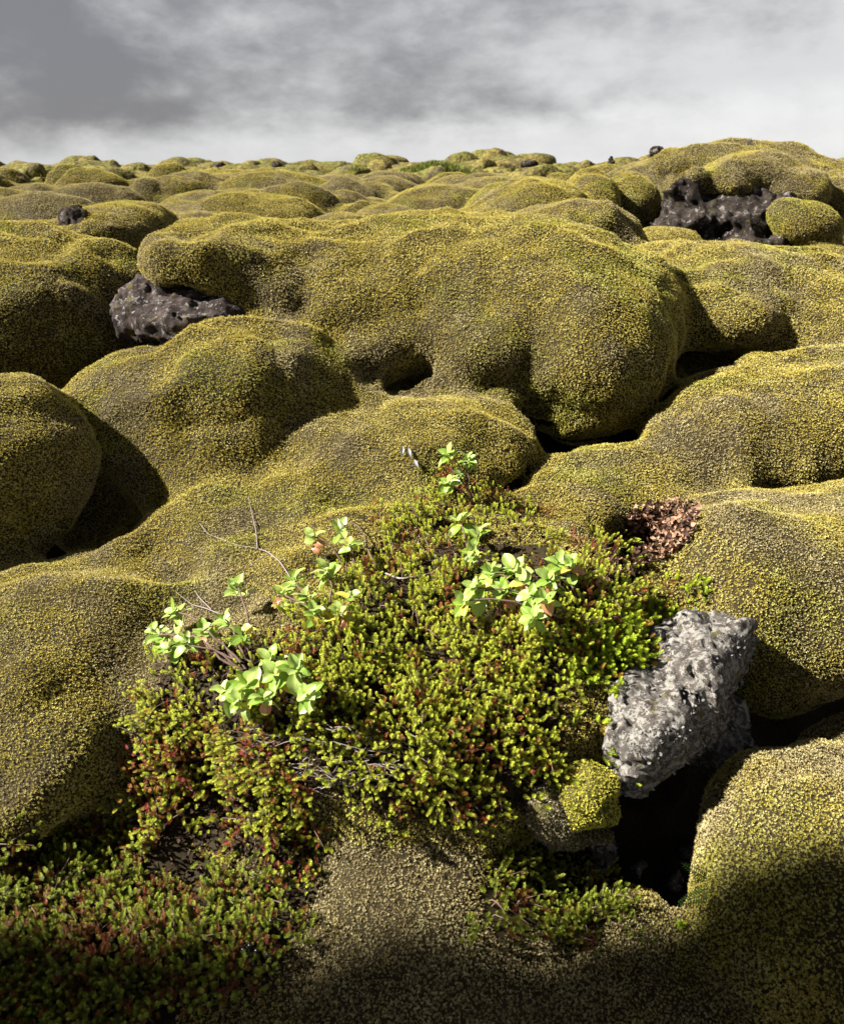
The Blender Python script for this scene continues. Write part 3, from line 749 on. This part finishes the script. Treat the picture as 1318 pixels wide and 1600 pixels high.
def shoots(base, axis, scale, tone, red, seed):
    r = np.random.default_rng(seed); out = []; o = 0; N = len(base); which = r.integers(0, len(TPL), N)
    t, b = orth(axis); a = r.random(N) * 6.283
    tx = t * np.cos(a)[:, None] + b * np.sin(a)[:, None]; ty = -t * np.sin(a)[:, None] + b * np.cos(a)[:, None]
    Vs, Ts, at_ = [], [], [[], [], []]
    for w in range(len(TPL)):
        i = np.nonzero(which == w)[0]; v, f, tp = TPL[w]
        if not len(i): continue
        s = scale[i][:, None, None]
        P_ = base[i][:, None] + s * (v[None, :, 0:1] * tx[i][:, None] + v[None, :, 1:2] * ty[i][:, None] + v[None, :, 2:3] * axis[i][:, None])
        Vs.append(P_.reshape(-1, 3)); Ts.append((f[None] + (np.arange(len(i)) * len(v))[:, None, None] + o).reshape(-1, 3)); o += len(i) * len(v)
        at_[0].append(np.tile(tp, len(i))); at_[1].append(np.repeat(tone[i], len(v))); at_[2].append(np.repeat(red[i], len(v)))
    return np.concatenate(Vs), np.concatenate(Ts), [np.concatenate(x) for x in at_]
def heath_material(name, tipc, basec, redc):
    n = NT(name); tip, tone, red = n.attr('tip'), n.attr('tone'), n.attr('red')
    c = n.mix(n.ramp(tip, .2, 1.0), basec, tipc)
    c = n.mix(n.math('MULTIPLY', tone, .55), c, n.mix(.5, c, (.30, .26, .03)))
    c = n.mix(red, c, redc)
    return n.finish(c, .5, .35, .28)
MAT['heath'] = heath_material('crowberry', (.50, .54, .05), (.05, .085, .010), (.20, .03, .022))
MAT['heath_shaded'] = heath_material('crowberry_shade', (.26, .32, .03), (.035, .06, .010), (.16, .035, .02))  # darker copy of the crowberry colours, shade of corner and clump put into them
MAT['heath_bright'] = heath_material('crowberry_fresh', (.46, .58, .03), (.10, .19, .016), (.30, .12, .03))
n = NT('bark'); MAT['bark'] = n.finish(n.mix(n.noise(n.pos(), 120, 3), (.05, .03, .022), (.14, .09, .07)), .8, .2)
n = NT('dry_twig'); MAT['twig'] = n.finish(n.mix(n.noise(n.pos(), 150, 3), (.09, .07, .065), (.26, .22, .21)), .8, .2)
def heath(poly, nbranch, mat, label, seed, hmax=.05, redp=.2, lean=(0, 0, 0), scale=1.0, per=(5, 10)):
    r = np.random.default_rng(seed); poly = [tuple(p) for p in poly]
    xs_ = [p[0] for p in poly]; ys_ = [p[1] for p in poly]
    B_, A_, S_, R_ = [], [], [], []; stems = []
    tries = 0
    while len(stems) < nbranch and tries < nbranch * 6:
        tries += 1
        px, py = r.uniform(min(xs_), max(xs_)), r.uniform(min(ys_), max(ys_))
        if not in_poly(np.array([px]), np.array([py]), poly)[0]: continue
        h, nn = at(px, py)
        if h is None: continue
        nn = nn * .6 + np.array([0, 0, .5]); nn /= np.linalg.norm(nn)
        cl = float(vnoise(np.array([h], np.float32), .10, seed + 50)[0])
        if cl < -.22 and r.random() < .8: continue
        H = hmax * (.25 + 1.0 * np.clip(.4 + cl, 0, 1.2) ** 1.3) * r.uniform(.5, 1.1)
        d = r.normal(0, 1, 3); d -= nn * d.dot(nn); d /= np.linalg.norm(d); d = d + np.array(lean); Lb = r.uniform(.03, .075)
        k = r.integers(*per); isred = r.random() < redp
        path = [h - nn * .01, h + nn * H * .45 + d * Lb * .15, h + nn * H * .8 + d * Lb * .5, h + nn * H + d * Lb]
        stems.append(tube(np.array(path), [.0016, .0014, .0011, .0008], 4))
        for j in range(k):
            u = r.random() ** .7; q = path[1] + (path[3] - path[1]) * u + r.normal(0, .011, 3)
            ax = nn * .75 + d * .55 * u + r.normal(0, .33, 3) + np.array(lean) * .5; ax /= np.linalg.norm(ax)
            B_.append(q); A_.append(ax); S_.append(scale * r.uniform(.75, 1.25))
            R_.append(min(1, max(0, (.8 if isred and u < .8 else 0) + (.7 if r.random() < redp * .35 else 0) + r.uniform(-.1, .12))))
    N = len(B_)
    V, T, (tp, tn, rd) = shoots(np.array(B_), np.array(A_), np.array(S_), r.random(N), np.array(R_), seed)
    root = bpy.data.objects.new('crowberry_shrub', None); COL.objects.link(root)
    c = V.mean(0); L0 = np.array([c[0], c[1], V[:, 2].min()]); root.location = L0; tag(root, label, 'shrub')
    link('foliage', build_mesh('foliage', V - L0, T, MAT[mat], False, dict(tip=tp, tone=tn, red=rd)), root)
    v, q = merge(stems); tag(link('stem', build_mesh('stem', v - L0, q, MAT['bark']), root), kind='stuff')
    return root, L0
main, L_main = heath(POLY['main'], 640, 'heath', 'wide sunlit crowberry mat covering the mound in the middle', 1, .046, .15, scale=.57, per=(11, 19))
arm, L_arm = heath(POLY['arm'], 180, 'heath', 'crowberry patch with many red shoots between the sunlit mat and the bottom left corner', 2, .042, .40, scale=.57, per=(11, 19))
corner, L_cor = heath(POLY['corner'], 420, 'heath_shaded', 'dark crowberry patch filling the bottom left corner', 3, .05, .34, scale=.57, per=(11, 19))
heath(POLY['clump'], 85, 'heath_shaded', 'isolated crowberry clump below the grey-brown moss cushion', 4, .06, .12, (.25, -.2, -.1), scale=.57, per=(11, 19))
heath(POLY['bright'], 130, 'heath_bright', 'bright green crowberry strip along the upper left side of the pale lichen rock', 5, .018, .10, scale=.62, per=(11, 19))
heath([(955, 1140), (985, 1140), (985, 1170), (955, 1170)], 8, 'heath_bright', 'small green crowberry sprig growing on the face of the pale lichen rock', 6, .03, .1, (0, -.6, 0), scale=.8)
# tangle of bare stems in the main mat
r_ = np.random.default_rng(8); dead = []
for i in range(60):
    px, py = r_.uniform(400, 640), r_.uniform(1140, 1235); h, nn = at(px, py)
    a = r_.normal(0, .5); d = np.array([math.cos(a), -.2 * r_.random(), math.sin(a) * .3]) * r_.uniform(.03, .07)
    o = h + np.array([0, -.5, .6]) * r_.uniform(.01, .05); dead.append(tube(wander(o - d, o + d, 6, .35), .0009, 4))
v, q = merge(dead); tag(link('dead_stem', build_mesh('dead_stem', v - L_main, q, MAT['twig']), main), kind='stuff')
# brown litter under the shrubs
def litter(poly, N, root, L0, seed):
    r = np.random.default_rng(seed); xs_ = [p[0] for p in poly]; ys_ = [p[1] for p in poly]; pts = []; nr = []
    while len(pts) < N:
        px, py = r.uniform(min(xs_), max(xs_)), r.uniform(min(ys_), max(ys_))
        if in_poly(np.array([px]), np.array([py]), poly)[0]:
            h, nn = at(px, py); pts.append(h + nn * r.uniform(0, .012)); nr.append(nn)
    V, Fq, tn = curl_bits(np.array(pts), np.array(nr), .0075, seed, .6)
    tag(link('leaf_litter', build_mesh('leaf_litter', V - L0, Fq, MAT['litter'], True, dict(tone=tn)), root), kind='stuff')
n = NT('brown_litter'); MAT['litter'] = n.finish(n.mix(n.attr('tone'), (.006, .004, .003), (.045, .024, .015)), .9, .1)
litter(POLY['main'], 5200, main, L_main, 31); litter(POLY['corner'], 2600, corner, L_cor, 32); litter(POLY['arm'], 1600, arm, L_arm, 33)
# black berries low in the corner patch
def uv_ball(c, rr, nu=10, nv=7):
    V = [(0, 0, rr)] + [(rr * math.sin(math.pi * j / nv) * math.cos(2 * math.pi * k / nu), rr * math.sin(math.pi * j / nv) * math.sin(2 * math.pi * k / nu), rr * math.cos(math.pi * j / nv)) for j in range(1, nv) for k in range(nu)] + [(0, 0, -rr)]
    tri = [(0, 1 + k, 1 + (k + 1) % nu) for k in range(nu)] + [(len(V) - 1, 1 + (nv - 2) * nu + (k + 1) % nu, 1 + (nv - 2) * nu + k) for k in range(nu)]
    q = [(1 + j * nu + k, 1 + (j + 1) * nu + k, 1 + (j + 1) * nu + (k + 1) % nu, 1 + j * nu + (k + 1) % nu) for j in range(nv - 2) for k in range(nu)]
    return np.array(V) + c, [np.array(tri), np.array(q)]
n = NT('berry'); MAT['berry'] = n.finish((.012, .012, .02), .25, .5)
for px, py in ((398, 1478), (408, 1486), (396, 1492), (415, 1470), (402, 1505), (388, 1484), (425, 1492), (300, 1500), (430, 1440), (250, 1450)):
    h, nn = at(px, py); V, fs = uv_ball(h + np.array([0, -.03, .035]) - L_cor, .0042); link('berry', build_mesh('berry', V, fs, MAT['berry']), corner)

# willow sprigs
def leaf_mat(name, top, back, edge):
    n = NT(name); g = n.add('ShaderNodeNewGeometry'); u, vv = n.attr('u'), n.attr('v')
    vein = n.math('ABSOLUTE', n.math('SINE', n.math('ADD', n.math('MULTIPLY', u, 26.0), n.math('MULTIPLY', n.math('ABSOLUTE', vv), -9.0))))
    mid = n.ramp(n.math('ABSOLUTE', vv), .10, .03)
    c = n.mix(n.math('MULTIPLY', n.ramp(vein, .25, .0), .35), top, (top[0] * 1.5, top[1] * 1.35, top[2] * 2.0))
    c = n.mix(n.math('MULTIPLY', mid, .7), c, (.42, .45, .20))
    c = n.mix(n.math('MULTIPLY', n.ramp(n.noise(g.outputs['Position'], 90, 3), .55, .7), .35), c, edge)
    c = n.mix(g.outputs['Backfacing'], c, back)
    return n.finish(c, .38, .45, .38, n.mix(.5, c, (.34, .48, .03)), bump=vein, bstr=.25, bdist=.0006)
MAT['leaf'] = leaf_mat('willow_leaf', (.17, .28, .035), (.40, .45, .24), (.34, .34, .05))
MAT['leaf_pale'] = leaf_mat('willow_leaf_downy', (.27, .36, .085), (.52, .55, .38), (.45, .42, .12))
MAT['leaf_red'] = leaf_mat('withered_leaf', (.40, .16, .09), (.55, .38, .30), (.25, .08, .04))
MAT['leaf_gold'] = leaf_mat('yellowing_leaf', (.52, .40, .06), (.58, .50, .25), (.50, .22, .05))
def leaf_mesh(L, W, bend, fold, seed, mat, nu=7, nv=5):
    r = np.random.default_rng(seed); V = []; U = []; Vv = []
    tw = r.normal(0, .25); wob = r.random(2) * 6.28
    for i in range(nu + 1):
        u = i / nu; w = W * (math.sin(math.pi * min(1, u * .96 + .02) ** .95) ** .62) * .5 if 0 < i < nu else W * .03
        ang = bend * u
        cx = L * (math.sin(ang) / bend if abs(bend) > 1e-3 else u); cz = -L * ((1 - math.cos(ang)) / bend if abs(bend) > 1e-3 else 0)
        for j in range(nv):
            s = (j / (nv - 1) - .5) * 2
            y = s * w; z = abs(s) ** 1.3 * w * fold + .06 * w * math.sin(u * 9 + wob[0] + s) + tw * s * w * u
            V.append((cx + .02 * L, y, cz + z)); U.append(u); Vv.append(s)
    V = np.array(V); q = np.array([(i * nv + j, (i + 1) * nv + j, (i + 1) * nv + j + 1, i * nv + j + 1) for i in range(nu) for j in range(nv - 1)])
    return V, q, U, Vv
def sprig(label, base, tips, n_each=9, red=.10, pale=.25, seed=0):
    """base pixel on the mat; tips: (px, py, lift in m, leaf length in m)"""
    r = np.random.default_rng(seed + 400); h0, n0 = at(*base)
    root = bpy.data.objects.new('willow_sprig', None); COL.objects.link(root); root.location = h0; tag(root, label, 'willow sprig')
    stems = []
    for ti, (px, py, lift, ll) in enumerate(tips):
        h, nn = at(px, py); v = np.array([0, 0, HC]) - h; v /= np.linalg.norm(v)
        ll = ll * 1.12; T = h + v * (lift + .085); a = h0 - nn * .01
        m = (a + T) / 2 + np.array([0, 0, .015]); path = wander(a, T, 8, .12, .10); stems.append(tube(path - h0, np.linspace(.003, .0015, 8), 5))
        ax = path[-1] - path[-3]; ax = ax / np.linalg.norm(ax) * .5 + np.array([r.normal(0, .25), -.40, .75]); ax /= np.linalg.norm(ax)
        t, b = orth(ax[None]); t, b = t[0], b[0]
        a0 = r.random() * 6.28; k_n = n_each + 4 + r.integers(-1, 2)
        for k in range(k_n):
            az = a0 + k * 2.4; f = k / max(1, k_n - 1)                # lower leaves first
            el = .0 + 1.05 * f + r.normal(0, .18)
            rad = t * math.cos(az) + b * math.sin(az)
            d = rad * math.cos(el) + ax * math.sin(el); d += r.normal(0, .12, 3); d /= np.linalg.norm(d)
            L = ll * r.uniform(.72, 1.12) * (1 - .25 * f); W = L * r.uniform(.56, .72)
            u_ = ax * .8 + np.array([0, 0, .3]) - d * (ax * .8).dot(d); up = u_ - d * u_.dot(d)
            up /= np.linalg.norm(up); up = up + np.cross(d, up) * r.normal(0, .35); up -= d * up.dot(d); up /= np.linalg.norm(up)
            sd = np.cross(up, d)
            x = r.random(); mk = 'leaf_red' if (x < red and f < .5) else ('leaf_gold' if (x < red * 1.6 and f < .6) else ('leaf_pale' if x > 1 - pale or f > .85 else 'leaf'))
            bend = r.uniform(.2, .9) if mk != 'leaf_red' else r.uniform(1.2, 2.2)
            V, q, U, Vv = leaf_mesh(L, W, bend, r.uniform(.15, .55), seed * 50 + ti * 11 + k, mk)
            o = T - ax * (.022 * (1 - f)) - h0
            V = o + V[:, :1] * d + V[:, 1:2] * sd + V[:, 2:] * up
            lf = link('leaf', build_mesh('leaf', V, q, MAT[mk], True, dict(u=U, v=Vv)), root)
            if mk == 'leaf_red': lf['label'] = 'curled reddish withered leaf'
            if mk == 'leaf_gold': lf['label'] = 'yellowing leaf turning orange'
    for v, q in stems: link('stem', build_mesh('stem', v, q, MAT['bark']), root)
    return root
l3 = .036
sprig('willow sprig farthest left in the row, leaning out over bare moss', (390, 1050), [(272, 955, .06, l3), (248, 992, .06, .032), (318, 985, .05, .033), (290, 1000, .05, .03), (238, 984, .05, .03), (262, 1012, .04, .03)], 7, .04, .45, 1)
sprig('upright willow sprig with one whitish top leaf, second from the left', (395, 1040), [(368, 918, .09, .042), (352, 968, .05, .034), (378, 985, .04, .028)], 6, .14, .4, 2)
sprig('large willow sprig with drooping pink withered leaves left of the mat top', (520, 1010), [(460, 905, .08, .038), (508, 890, .08, .036), (490, 955, .07, .030), (548, 930, .06, .034), (478, 930, .07, .034), (440, 928, .06, .034), (530, 958, .05, .032)], 6, .20, .3, 3)
sprig('willow sprig with yellow leaf under the hooked twig at the upper left of the mat', (560, 910), [(488, 838, .06, .036), (532, 826, .06, .036), (546, 850, .05, .03)], 4, .25, .3, 4)
sprig('low willow sprig with orange-edged leaves at the mat front left', (440, 1120), [(385, 1068, .05, .040), (428, 1052, .05, .034), (372, 1095, .05, .030), (350, 1078, .05, .032), (410, 1090, .04, .03)], 7, .18, .3, 5)
sprig('low willow sprig with a notched leaf right of the orange-edged one', (500, 1110), [(460, 1045, .06, .038), (478, 1085, .05, .030), (422, 1030, .05, .034)], 5, .06, .25, 6)
sprig('topmost willow sprig rising above the crowberry mat', (745, 790), [(700, 708, .07, .034), (730, 716, .05, .030), (698, 755, .06, .034), (715, 740, .05, .028)], 5, .05, .3, 7)
sprig('willow sprig of rounded leaves just below the topmost sprig', (740, 880), [(716, 812, .07, .040), (748, 830, .06, .036), (738, 860, .05, .03)], 5, .06, .3, 8)
sprig('biggest willow sprig with pale shining leaves on the right of the mat', (905, 975), [(742, 918, .07, .040), (800, 888, .08, .042), (768, 893, .07, .036), (828, 930, .06, .034), (832, 965, .05, .032), (782, 925, .07, .036), (722, 940, .05, .034), (850, 935, .06, .034), (815, 908, .07, .036)], 6, .14, .35, 9)
sprig('willow sprig beside a red curled leaf at the right end of the row', (905, 960), [(872, 878, .07, .036), (888, 884, .06, .034), (856, 905, .05, .036)], 5, .16, .25, 10)

# bare twigs
def twig(label, runs, rad=.0016, lift=.02, mat='twig'):
    parts = []; first = None
    for run in runs:
        pts = []
        for i, (px, py) in enumerate(run):
            h, nn = at(px, py); v = np.array([0, 0, HC]) - h; v /= np.linalg.norm(v)
            pts.append(h + v * lift * (.6 + .5 * math.sin(i * 1.3)))
        pts = np.array(pts); t = np.linspace(0, len(pts) - 1, len(pts) * 4)
        q = np.stack([np.interp(t, range(len(pts)), pts[:, k]) for k in range(3)], -1); q[1:-1] = (q[:-2] + q[1:-1] * 2 + q[2:]) / 4
        parts.append(tube(q, np.linspace(rad, rad * .45, len(q)), 5)); first = pts[0] if first is None else first
    v, q = merge(parts); o = link('bare_twig', build_mesh('bare_twig', v - first, q, MAT[mat]), loc=first); tag(o, label, 'twig')
twig('forked bare twig sticking out over the moss above the willow row', [[(455, 905), (438, 878), (418, 862), (402, 857), (370, 852), (340, 840), (325, 835), (312, 818)], [(402, 857), (400, 830), (394, 805), (388, 775)], [(420, 866), (408, 872), (385, 885)]])
twig('thin bare twig lying on moss left of the upright willow sprig', [[(345, 960), (320, 950), (300, 945), (275, 925)], [(330, 952), (312, 935), (296, 910)]])
twig('curved grey dead twig lying on the upper part of the mat', [[(600, 895), (625, 905), (655, 900), (678, 895), (690, 880), (682, 868), (660, 862), (652, 850), (655, 835)]], .0026, .05)
twig('hooked dark twig at the upper left rim of the mat', [[(590, 890), (575, 860), (568, 835), (560, 822), (545, 815)], [(568, 850), (552, 858), (530, 860)]], .002, .05, 'bark')
twig('thick dark woody branch running right from the biggest willow sprig', [[(985, 960), (950, 968), (915, 975), (880, 965), (850, 950), (815, 935), (790, 905)]], .004, .045, 'bark')
# dried curled leaves
r_ = np.random.default_rng(12); pts = []; nr = []
while len(pts) < 1150:
    px, py = r_.uniform(915, 1100), r_.uniform(780, 945)
    if in_poly(np.array([px]), np.array([py]), POLY['litter'])[0] and r_.random() < (1.0 if py < 860 else .7):
        h, nn = at(px, py); pts.append(h + np.array([0, -.2, 1]) * r_.uniform(0, .025)); nr.append(nn)
V, Fq, tn = curl_bits(np.array(pts), np.array(nr), .0072, 9, 1.3)
n = NT('dry_leaf'); c = n.mix(n.ramp(n.attr('tone'), .1, .9), (.045, .022, .016), (.34, .20, .125)); MAT['dry'] = n.finish(c, .75, .2, .2)
o = link('dried_leaves', build_mesh('dried_leaves', V, Fq, MAT['dry'], True, dict(tone=tn))); tag(o, 'curled brown and pinkish dead leaves heaped at the upper right of the mat', 'dead leaves', None, 'stuff')
MAT['grey_leaf'] = leaf_mat('grey_dead_leaf', (.20, .19, .21), (.24, .23, .25), (.14, .13, .14))
for i, (px, py, lb) in enumerate(((627, 712, 'pale grey withered leaf on moss, upper left of the three near the topmost sprig'), (641, 716, 'darker grey withered leaf between the two paler ones on the moss'), (653, 733, 'pale grey withered leaf nearest to the topmost willow sprig'))):
    V, q, U, Vv = leaf_mesh(.034, .011, 1.5, .9, 900 + i, 'grey'); h, nn = at(px, py); a = 1.2 + i * .8
    d = np.array([math.cos(a) * .4, .1, .9]); d /= np.linalg.norm(d); sd = np.cross([0, -1, .2], d); sd /= np.linalg.norm(sd); up = np.cross(d, sd)
    V = V[:, :1] * d + V[:, 1:2] * sd + V[:, 2:] * up
    o = link('withered_leaf', build_mesh('withered_leaf', V, q, MAT['grey_leaf'], True, dict(u=U, v=Vv)), loc=h + np.array([0, -.01, .004])); tag(o, lb, 'leaf')
# ferns
def fern(label, px, py, L, dirv, col, lift=.03, pairs=11):
    h, nn = at(px, py); v = np.array([0, 0, HC]) - h; v /= np.linalg.norm(v); h = h + v * lift
    d = np.array(dirv, float); d /= np.linalg.norm(d); up = v - d * v.dot(d); up /= np.linalg.norm(up); s = np.cross(d, up)
    t = np.linspace(0, 1, 14); path = d * (t * L)[:, None] - up * (.25 * L * t ** 2)[:, None]
    V, Q = tube(path, np.linspace(.0011, .0004, 14), 4); parts = [(V, Q)]
    for k in range(pairs):
        u = .12 + .86 * k / pairs; c = np.array([np.interp(u, t, path[:, j]) for j in range(3)]); l = L * .30 * (1 - u) ** .8 * (1 if u > .2 else .8) + .003; w = L / pairs * .40
        for sg in (-1, 1):
            a = s * sg * .9 + d * .45; b = d * w
            vv = np.array([c - b * .5, c + a * l * .5 - b + up * .002, c + a * l, c + a * l * .5 + b + up * .002]); parts.append((vv, np.array([(0, 1, 2, 3)])))
    V, Q = merge(parts)
    n = NT('fern'); m = n.finish(col, .6, .3, .3)
    o = link('fern_frond', build_mesh('fern_frond', V, Q, m, False), loc=h); tag(o, label, 'fern')
fern('upper small green fern frond on the right wall of the black hollow', 1104, 1374, .055, (-.8, -.2, .75), (.055, .11, .02))
fern('lower small green fern frond in the black hollow, under the upper one', 1108, 1394, .055, (-1, -.2, -.3), (.055, .11, .02))
fern('tiny yellow fern on the bare rock of the largest mound', 290, 478, .10, (.3, -.3, .6), (.42, .33, .05), .05, 8)
# sprout and red dry blade at the foot of the hollow
h, nn = at(1062, 1450); B_ = np.array([h + np.array([0, 0, .004 * k]) for k in range(3)]); r_ = np.random.default_rng(3)
A_ = np.array([(0, -.2, 1), (.5, -.3, .8), (-.5, -.3, .8)]); A_ /= np.linalg.norm(A_, axis=1)[:, None]
V, T, (tp, tn, rd) = shoots(B_, A_, np.array([1.1, .8, .8]), np.zeros(3), np.zeros(3), 3)
o = link('sprout', build_mesh('sprout', V - h, T, MAT['heath_bright'], False, dict(tip=tp, tone=tn, red=rd)), loc=h); tag(o, 'lone pale green sprout in the moss at the foot of the black hollow', 'sprout')
# green shrubs on the far moss and a pale bush on top of the outcrop
def far_shrub(label, px, py, y, wpx, hgt, N, col, seed):
    r = np.random.default_rng(seed); c = P(px, py, y); W = wpx * y / F * .5
    x = r.normal(0, .45, N) * W; yy = r.normal(0, .4, N) * W * .6; z0 = np.zeros(N)
    env = hgt * .75 * np.exp(-(x / W) ** 2 * 1.4) * r.uniform(.3, 1.1, N); a = r.random(N) * 6.28; ln = hgt * .28
    base = np.stack([x, yy, env - ln * .7], -1); d = np.stack([r.normal(0, .4, N), r.normal(0, .4, N), np.ones(N)], -1); s = np.stack([np.cos(a), np.sin(a), 0 * a], -1) * ln * .22
    V = np.stack([base - s, base + s, base + d * ln], 1).reshape(-1, 3); T = np.arange(N * 3).reshape(-1, 3)
    n = NT('shrub_green'); tn = n.attr('tone'); m = n.finish(n.mix(tn, (col[0] * .6, col[1] * .6, col[2] * .6), col), .7, .2, .3)
    o = link('low_shrub', build_mesh('low_shrub', V, T, m, False, dict(tone=np.repeat(r.random(N), 3))), loc=c); tag(o, label, 'shrub')
far_shrub('green grassy shrub on the far left below the skyline', 158, 272, 20, 120, .20, 1700, (.15, .165, .035), 1)
far_shrub('green grassy shrub below the skyline near the middle', 682, 268, 20, 110, .28, 2000, (.14, .16, .03), 2)
far_shrub('tiny pale bush on top of the rock outcrop', 1170, 226, 7.0, 10, .06, 150, (.25, .24, .16), 3)
print('plants', time.time() - _t)
